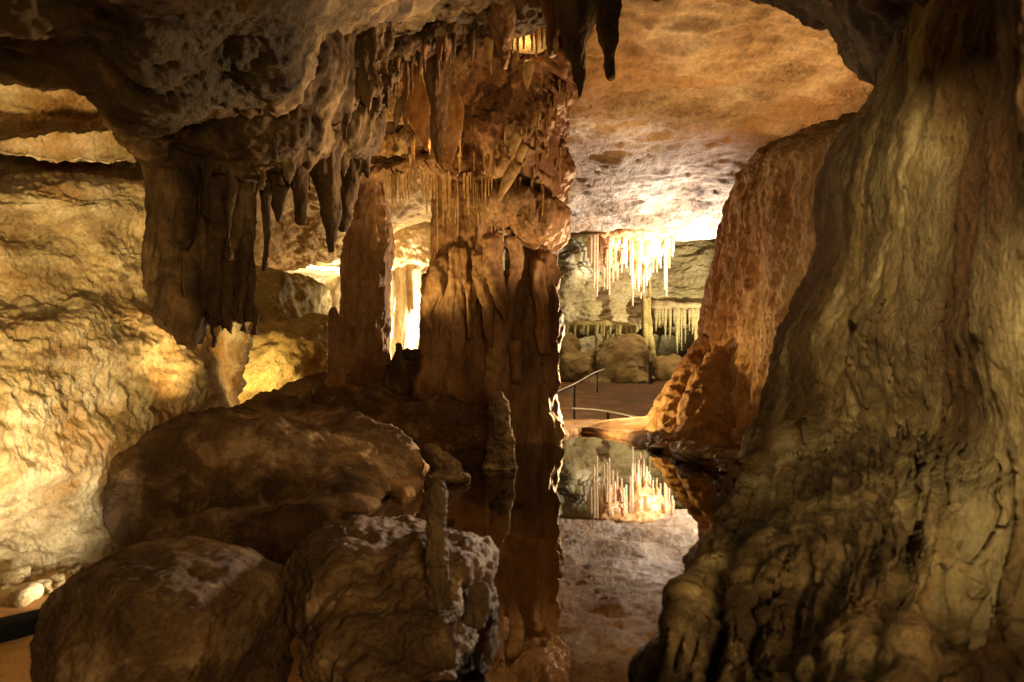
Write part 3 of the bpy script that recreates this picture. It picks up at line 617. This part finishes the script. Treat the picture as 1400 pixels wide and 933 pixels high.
for k in range(60):
    t = random.random(); px = 425+280*t; py = 152-142*t+random.uniform(-6, 12); dd = 3.2+.9*t+random.uniform(-.12,.12)
    ln = 12+45*random.random()**2; r0 = random.uniform(2.2, 7)
    V, Fc = tp([(px,py-8,dd,r0),(px+random.uniform(-1,1),py+ln*.4,dd,r0*.62),(px+random.uniform(-2,2),py+ln,dd,.8)], seg=9, sub=3)
    V = displace(V, Fc, [(.006, 22, (1,1,.5), 3, False, .5)]); mesh_obj('small_stalactite', V, Fc, M['flow' if random.random() < .5 else 'dark'], sf, base=W(px,py,dd))
# ledge with fringe of straws
lr = empty('straw_ledge', tuple(W(610,235,5.1))); set_props(lr, 'flat ochre ledge fringed with dozens of thin straws above the fluted column', 'straw ledge')
fuse('ledge', [tp([(488,243,5.2,7),(540,234,5.15,10),(600,228,5.1,14),(660,232,5.0,16),(720,240,4.95,14),(748,250,4.95,10)], sq=2.0)], .010, M['flow'], [(.025,5,I3,4,False,.55),(.012,16,I3,3,True,.5)], parent=lr, smooth=2)
for k in range(88):
    px = random.uniform(528, 745); c = (px-528)/217
    ln = random.uniform(18, 46)+(30*random.random()**2)*(1 if 560 < px < 735 else .2)
    if k < 9: px, ln = [(598,108),(606,70),(672,102),(677,112),(688,92),(706,86),(712,70),(728,52),(626,84)][k]
    dd = random.uniform(4.78, 5.1); y0 = 234+random.uniform(0, 8)+max(0, px-700)*.2
    V, Fc = tp([(px,y0,dd,1.9),(px+random.uniform(-.5,.5),y0+ln*.5,dd,1.35),(px,y0+ln,dd,.75)], seg=7, sub=2)
    mesh_obj('soda_straw', V, Fc, M['fringe'], lr, base=W(px,y0,dd))
# translucent draperies and fangs
def blade(label, pts, mat, sq, group='amber draperies in the canopy', vox=.006, d=None):
    return thing_fuse('drapery', [tp(pts, sq=sq)], vox, M[mat], [(.006, 14, (1,1,.5), 3, False, .5)], label, 'drapery', group, smooth=2)
blade('bright orange translucent drapery, leftmost, above the slim column', [(560,95,4.3,12),(568,130,4.3,16),(574,165,4.3,15),(580,190,4.3,7),(583,206,4.3,2)], 'drape', .3)
blade('reddish-brown leaf-shaped drapery hanging in the middle above the straw ledge', [(617,118,4.3,8),(617,145,4.3,17),(616,180,4.3,16),(617,205,4.3,8),(616,226,4.3,2)], 'drape', .35)
blade('yellow forked fang hanging on the diagonal flowstone', [(702,178,4.6,13),(698,195,4.6,10),(690,218,4.6,3)], 'fringe', .35)
blade('small pointed yellow tip right beside the forked fang', [(708,185,4.58,8),(702,205,4.58,5),(699,224,4.58,1.5)], 'fringe', .35)
blade('long slanting yellow drapery edge below the forked fang', [(716,200,4.6,6),(705,225,4.6,9),(692,250,4.6,8),(682,274,4.6,2.5)], 'fringe', .35)
blade('small yellow fang high on the flowstone near the big dark stalactite', [(723,88,4.4,9),(721,104,4.4,7),(721,124,4.4,1.5)], 'fringe', .4)
blade('pale thin fang high above the reddish-brown drapery', [(668,55,3.9,8),(669,80,3.9,5),(672,103,3.9,1.5)], 'fringe', .5)
blade('cream curved fang left of the bright orange drapery', [(549,140,4.1,6),(543,158,4.1,5),(541,175,4.1,2)], 'fringe', .6)

# ================================================================== HANGING DARK CURTAIN (upper left)
cur = [ell(280,90,2.9,125,130,.5, box=2.2), ell(395,110,3.1,95,90,.5), ell(465,90,3.4,60,70,.4), ell(330,190,3.0,130,60,.35), ell(620,0,3.9,160,40,.4), ell(470,185,3.3,50,40,.2),
       ell(215,140,2.8,60,80,.35), ell(250,60,2.5,80,80,.4)]
cur.append(tp([(270,180,3.08,76),(272,300,3.08,74),(275,370,3.08,68),(282,405,3.08,58)], sq=.45))
for (px, y1, d, r) in ((207,405,3.05,12),(220,424,3.0,15),(236,432,2.92,13),(248,452,3.0,14),(262,466,2.94,14),(278,462,3.02,13),(291,466,2.95,10),(302,446,3.02,15),(316,452,2.96,14),(331,452,3.03,14),(345,452,3.0,9),(240,440,2.98,16),(270,464,3.0,17),(254,330,2.86,11),(285,300,2.85,12),(312,350,2.88,9),(228,360,2.88,9)):
    cur.append(fut(px, 170, y1-8, d, r*1.15, r*.8, 2.5)); cur.append(tp([(px-2,y1-30,d,r*.6),(px+random.uniform(-3,3),y1,d,r*.35),(px+random.uniform(-3,3),y1+10,d,1.5)]))
rs = random.Random(4)
for k in range(75):
    px = 345+190*rs.random()**1.0; py = rs.uniform(40, 215)-max(0, px-440)*.45; dd = 2.62+(px-345)*.0035+rs.uniform(-.05,.1)+max(0,(py-120))*.0012
    ln = rs.uniform(18, 62); r0 = rs.uniform(5, 13)
    cur.append(tp([(px+r0,py-22,dd+.25,r0*1.3),(px,py,dd+.04,r0),(px+rs.uniform(-3,3),py+ln*.5,dd,r0*.6),(px+rs.uniform(-4,4),py+ln,dd,1.8)], seg=10, sub=3))
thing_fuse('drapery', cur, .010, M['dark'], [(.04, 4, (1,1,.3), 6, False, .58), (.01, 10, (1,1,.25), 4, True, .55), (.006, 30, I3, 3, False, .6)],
   'huge dark hanging drapery with a broken blunt lower end, upper left', 'drapery', smooth=3)
sts = [('blunt dark stalactite hanging against the right edge of the huge drapery', [(362,200,3.05,14),(363,270,3.05,9),(364,330,3.05,8),(362,370,3.05,5)]),
       ('short pointed dark stalactite right of the blunt one', [(386,200,3.0,16),(384,250,3.0,11),(382,285,3.0,6),(380,303,3.0,1.5)]),
       ('middle dark stalactite with a squared tip over the golden ceiling', [(408,190,3.0,18),(408,240,3.0,13),(411,280,3.0,8),(411,306,3.0,5)]),
       ('longest dark stalactite left of the slim column', [(440,190,3.1,26),(446,250,3.1,17),(451,300,3.1,9),(453,344,3.1,4.5)]),
       ('slanting dark stalactite in front of the slim column top', [(492,170,3.3,20),(483,230,3.3,14),(473,280,3.3,8),(468,312,3.3,3)]),
       ('biggest dark stalactite hanging from the top edge, centre right', [(786,-60,3.2,40),(788,0,3.2,31),(789,60,3.2,20),(791,100,3.2,12),(793,134,3.2,4.5)]),
       ('smaller dark stalactite right of the biggest one at the top edge', [(834,-60,3.4,30),(833,0,3.4,20),(833,50,3.4,11),(833,80,3.4,6),(834,105,3.4,3)]),
       ('stubby brown stalactite left of the biggest one near the top', [(756,-20,3.7,22),(758,30,3.7,13),(756,74,3.7,7)]),
       ('pointed brown stalactite hanging left of the pale pocket', [(688,10,3.8,20),(690,50,3.8,13),(691,92,3.8,3)]),
       ('broad brown stalactite between the two amber draperies', [(596,90,4.1,18),(597,140,4.1,13),(599,190,4.1,7),(600,222,4.1,3)]),
       ('thin cream stalactite at the left end above the straw ledge', [(500,150,3.9,5),(500,180,3.9,3),(500,204,3.9,1.5)]),
       ('short cream stalactite, second from the left above the straw ledge', [(511,150,3.9,4),(511,170,3.9,3),(512,184,3.9,1.2)]),
       ('small twin-tipped cream stalactite above the straw ledge', [(523,150,3.9,5),(523,178,3.9,3.6),(522,196,3.9,1.6)]),
       ('narrow cream stalactite just right of the curved fang', [(554,125,4.1,5),(554,160,4.1,3.4),(554,184,4.1,1.4)])]
for k, (lb, pts) in enumerate(sts):
    cream = 'cream' in lb
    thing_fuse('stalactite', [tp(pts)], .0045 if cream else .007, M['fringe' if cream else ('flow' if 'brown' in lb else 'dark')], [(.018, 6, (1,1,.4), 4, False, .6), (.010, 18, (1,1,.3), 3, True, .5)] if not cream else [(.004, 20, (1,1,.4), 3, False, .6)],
       lb, 'stalactite', 'stalactites below the near ceiling', smooth=2)
pr = empty('ceiling_pocket', tuple(W(724,45,4.6))); set_props(pr, 'pale yellow pocket of small straws in the ceiling, left of the biggest dark stalactite', 'ceiling pocket')
fuse('pocket_rock', [ell(724,46,4.55,34,26,.12), tp([(690,30,4.5,12),(724,18,4.5,14),(758,30,4.5,12)])], .012, M['ceilgold'], [(.02,6,I3,3,False,.5)], parent=pr, smooth=3)
for px in (701,708,716,727,733,741,748,754):
    ln = random.uniform(24, 44); V, Fc = tp([(px,38,4.35,2.6),(px,38+ln*.5,4.35,2.2),(px,38+ln,4.35,1.2)], seg=8); mesh_obj('soda_straw', V, Fc, M['fringe'], pr, base=W(px,38,4.35))

# ================================================================== LIT STRAW CLUSTER
sc = empty('straw_cluster', tuple(W(865,318,25))); set_props(sc, 'glowing cluster of long soda straws hanging from the far ceiling over the pool', 'soda straws')
rt = [ell(865,322,25,55,9,.8), ell(835,332,25,22,14,.45), ell(880,338,25,24,20,.45), ell(905,332,25,14,18,.3)]
for px, y1, r in ((823,360,6),(836,372,6),(848,366,5),(872,380,7),(883,376,9),(893,366,7),(901,362,8),(908,350,5),(815,345,4),(859,352,5)):
    rt.append(fut(px, 322, y1, 25+random.uniform(-.3,.3), r, 1.2, 1))
fuse('calcite_root', rt, .05, M['strawroot'], [(.12, 1.4, (1,1,.6), 4, False, .55), (.05, 4, (1,1,.5), 3, True, .5)], parent=sc, smooth=2)
tips = [(804,352),(808,360),(812,393),(816,405),(822,368),(826,392),(830,395),(833,403),(838,385),(844,384),(848,352),(853,360),(858,350),(862,376),(865,418),(868,395),(873,398),(876,408),(880,400),(884,390),(889,378),(893,372),(898,372),(903,366),(909,396),(911,405),(915,366),(919,350),(921,344),(856,366),(841,370),(887,382),(905,350),(818,376),(871,380),(850,372)]
for px, y1 in tips:
    y0 = 322+random.uniform(-3, 6); dd = 25+random.uniform(-.45, .3)
    V, Fc = tp([(px+random.uniform(-.5,.5),y0,dd,2.1),(px+random.uniform(-.6,.6),(y0+y1)/2,dd,1.6),(px,y1,dd,1.15)], seg=8, sub=2); mesh_obj('soda_straw', V, Fc, M['straw'], sc, base=W(px,y0,dd))

# ================================================================== PATH EDGE, PEBBLES
def bx(px, py, z): d = (CZ-z)*F/(py-HY); return np.array([(px-CX)*d/F, d, z])
a, b = bx(-60,868,-.25), bx(120,826,-.25); mid = (a+b)/2; v = b-a
kb = box('path_edging', (mid[0]-v[0]*1.2, mid[1]+.03-v[1]*1.2, -.285), np.linalg.norm(v)*3.4, .10, .075, M['kerb'], rz=math.atan2(v[1], v[0])); M['kerb'].node_tree.nodes['Principled BSDF'].inputs['Specular IOR Level'].default_value = 0.02; set_props(kb, 'straight dark edging strip along the orange path at the lower left', 'path edging')
ps = [[(-3.2,.5,-.30),(-2.0,.5,-.30),(-.9,.5,-.30)],[(-3.2,1.5,-.30),(-2.0,1.5,-.30),(-1.0,1.5,-.30)],[(-3.2,2.3,-.30),(-2.0,2.6,-.30),(-1.3,2.9,-.30)],[(-3.2,3.2,-.29),(-2.0,3.4,-.28),(-1.3,3.5,-.30)]]
pt = sheet('path', ps, 60, 60, M['sand'], pix=False, flip=True, layers=[(.006, 8, I3, 3, False, .5)]); set_props(pt, kind='structure')
gl = ['pale grey stone','tan stone','small cream pebble','rounded tan pebble','flat pale pebble','chunky cream stone']
spots = [(18,790,22,12),(28,815,28,14),(0,778,16,9),(60,800,10,6),(78,792,9,6),(92,772,15,10),(70,778,9,6),(84,800,8,5),(52,786,9,6),(104,792,8,5),(98,784,6,5),(64,808,7,4),(44,776,8,5),(110,780,7,5),(12,806,9,5),(88,782,7,5),(76,812,6,4)]
where = ['leaning on the wall foot at the left edge','largest of the heap, nearest the path','at the far left of the heap','in the middle of the heap','right of the middle of the heap','topmost, highest of the heap against the wall','just left of the topmost stone','low at the front right of the heap','left of the middle against the wall','at the right end beside the boulder','just below the topmost stone','at the front middle of the heap','at the back left against the wall','rightmost of the heap','tucked behind the largest stone','under the topmost stone','lowest at the front of the heap']
for k, (px, py, rx, ry) in enumerate(spots):
    p = bx(px, py+ry*.6, -.3); d = p[1]
    V, Fc = ell(px, py, d, rx, ry, rx*d/F*.8, tilt=random.uniform(-.3,.3), seg=20, box=2.6)
    V = displace(V, Fc, [(.3*rx*d/F, 1.1/(rx*d/F), I3, 3, False, .5)])
    o = mesh_obj('pebble' if rx < 14 else 'stone', V, Fc, M['pale'], base=(p[0], d, -.31))
    set_props(o, ('small pale pebble ' if rx < 14 else 'pale rough stone ')+where[k], 'stone', 'stones at the foot of the left wall')

# side/back enclosure of the viewer's own chamber
def shell(V): return V
rows = [[(-6,-3.5,-1),(-3,-4,-1),(0,-4.2,-1),(3,-4,-1),(6,-3.5,-1)],[(-6,-3.5,1.5),(-3,-4.2,1.5),(0,-4.6,1.5),(3,-4.2,1.5),(6,-3.5,1.5)],[(-5,-2,3.2),(-3,-2.4,3.2),(0,-2.6,3.2),(3,-2.4,3.2),(5,-2,3.2)],[(-5,.4,3.6),(-3,.3,3.6),(0,.2,3.6),(3,.3,3.6),(5,.4,3.6)]]
sh = sheet('rock_wall', rows, 90, 120, M['neardark'], pix=False, base=(0,-4,-1), layers=[(.2, .8, I3, 5, False, .55)]); set_props(sh, 'dull rock wall closing the chamber behind the viewer', 'rock wall')

# ================================================================== LAMPS
def spot(name, loc, to, power, col, size=60, blend=.6, rad=.08):
    from mathutils import Vector
    l = bpy.data.lights.new(name, 'SPOT'); l.energy = power; l.color = col; l.spot_size = math.radians(size); l.spot_blend = blend; l.shadow_soft_size = rad
    o = bpy.data.objects.new(name, l); COL.objects.link(o); o.location = loc
    o.rotation_euler = (Vector(to)-Vector(loc)).to_track_quat('-Z', 'Y').to_euler(); return o
def point(name, loc, power, col, rad=.08):
    l = bpy.data.lights.new(name, 'POINT'); l.energy = power; l.color = col; l.shadow_soft_size = rad
    o = bpy.data.objects.new(name, l); COL.objects.link(o); o.location = loc; return o
WARM = (1,.60,.225); AMB = (1,.48,.14); COOL = (1,.95,.93); GOLD = (1,.66,.235); CREAM = (1,.8,.48)
# left wall, from the path
spot('wall_lamp', (-1.42,2.68,-.28), (-2.55,2.9,.42), 24, (1,.88,.62), 100, .6, .05)
spot('wall_lamp', (-1.2,1.6,.25), (-2.6,3.0,1.0), 130, GOLD, 84, .6)
spot('wall_lamp', W(430,500,4.3), W(318,490,4.9), 26, GOLD, 70, .6)
spot('wall_lamp', W(300,545,3.75), W(230,430,3.7), 16, GOLD, 120, .6)
# left rear passage
point('passage_lamp', W(340,520,6.9), 30, GOLD)
point('passage_lamp', W(450,480,9.3), 110, GOLD)
point('passage_lamp', W(520,455,12.6), 260, CREAM)
point('passage_lamp', W(440,420,14.5), 500, CREAM)
point('passage_lamp', W(600,440,11.4), 150, CREAM)
# straws and far ceiling
spot('straw_lamp', W(1080,460,23), W(860,265,22), 6800, COOL, 95, .7, .1)
spot('straw_lamp', W(1015,338,24.6), W(900,290,24), 350, COOL, 100, .5, .1)
point('straw_lamp', W(875,330,26.0), 90, CREAM, .1)
spot('straw_lamp', W(1070,430,19), W(868,350,25), 9000, COOL, 19)
# far chamber
spot('chamber_lamp', W(1070,440,23), W(850,370,29), 1900, (1,.86,.5), 70)
# far ceiling warm wash from behind the orange wall, and orange wall itself
spot('wash_lamp', W(1060,500,12), W(940,60,12), 800, WARM, 120)
spot('wall_foot_lamp', W(880,590,6.9), W(1050,350,5.0), 1300, GOLD, 85)
spot('sand_lamp', W(990,450,7.6), W(880,598,6.1), 1100, WARM, 50)
spot('wall_foot_lamp', W(772,578,5.6), W(960,560,5.5), 55, GOLD, 80, .8)
# lamps beside the pool, behind the near wall
spot('pool_light', W(1040,440,3.9), W(610,775,1.7), 420, (1,.82,.6), 23)
spot('pool_light', W(985,510,7.4), W(720,400,5.2), 800, (1,.68,.36), 60)
spot('pool_light', W(1040,540,3.9), W(690,210,4.9), 170, (1,.66,.34), 46)
spot('pool_light', W(1010,430,3.9), W(480,40,3.2), 260, (1,.66,.34), 50)
spot('pool_light', (.35,3.3,1.8), (-.2,3.1,-.2), 55, (1,.66,.3), 80, .8, .015)  # unseen overhead spot, added to brighten the pool bed
point('canopy_lamp', W(592,178,4.62), 3, WARM, .03)
point('canopy_lamp', W(715,60,4.42), .8, GOLD, .03)
spot('mound_lamp', W(470,572,4.55), W(620,240,5), 130, GOLD, 60)
# fill lights added behind the camera to brighten the viewer's chamber and right wall
def area(name, loc, rot, power, size, col):
    l = bpy.data.lights.new(name, 'AREA'); l.energy = power; l.size = size; l.color = col
    o = bpy.data.objects.new(name, l); COL.objects.link(o); o.location = loc; o.rotation_euler = [math.radians(a) for a in rot]
spot('viewer_fill', (-.5,-.8,1.3), (1.3,1.0,1.2), 310, (1,.77,.38), 66, 1., .15)
area('viewer_fill', (.5,-.9,.9), (95,0,18), 30, .6, (1,.68,.3))

w = bpy.data.worlds.new('World'); S.world = w; w.use_nodes = True
w.node_tree.nodes['Background'].inputs[0].default_value = (1,.7,.4,1); w.node_tree.nodes['Background'].inputs[1].default_value = .012

# ================================================================== CAMERA
cam = bpy.data.cameras.new('camera'); co = bpy.data.objects.new('camera', cam); COL.objects.link(co)
co.location = (0,0,CZ); co.rotation_euler = (math.radians(90), 0, 0)
cam.sensor_width = 36; cam.lens = 36*F/1400; cam.shift_y = (HY-466.5)/1400; cam.clip_start = .05; cam.clip_end = 200
cam.dof.use_dof = True; cam.dof.focus_distance = 4.8; cam.dof.aperture_fstop = 4.8
S.camera = co
S.view_settings.view_transform = 'Standard'; S.view_settings.look = 'None'; S.view_settings.exposure = .55; S.view_settings.gamma = 1
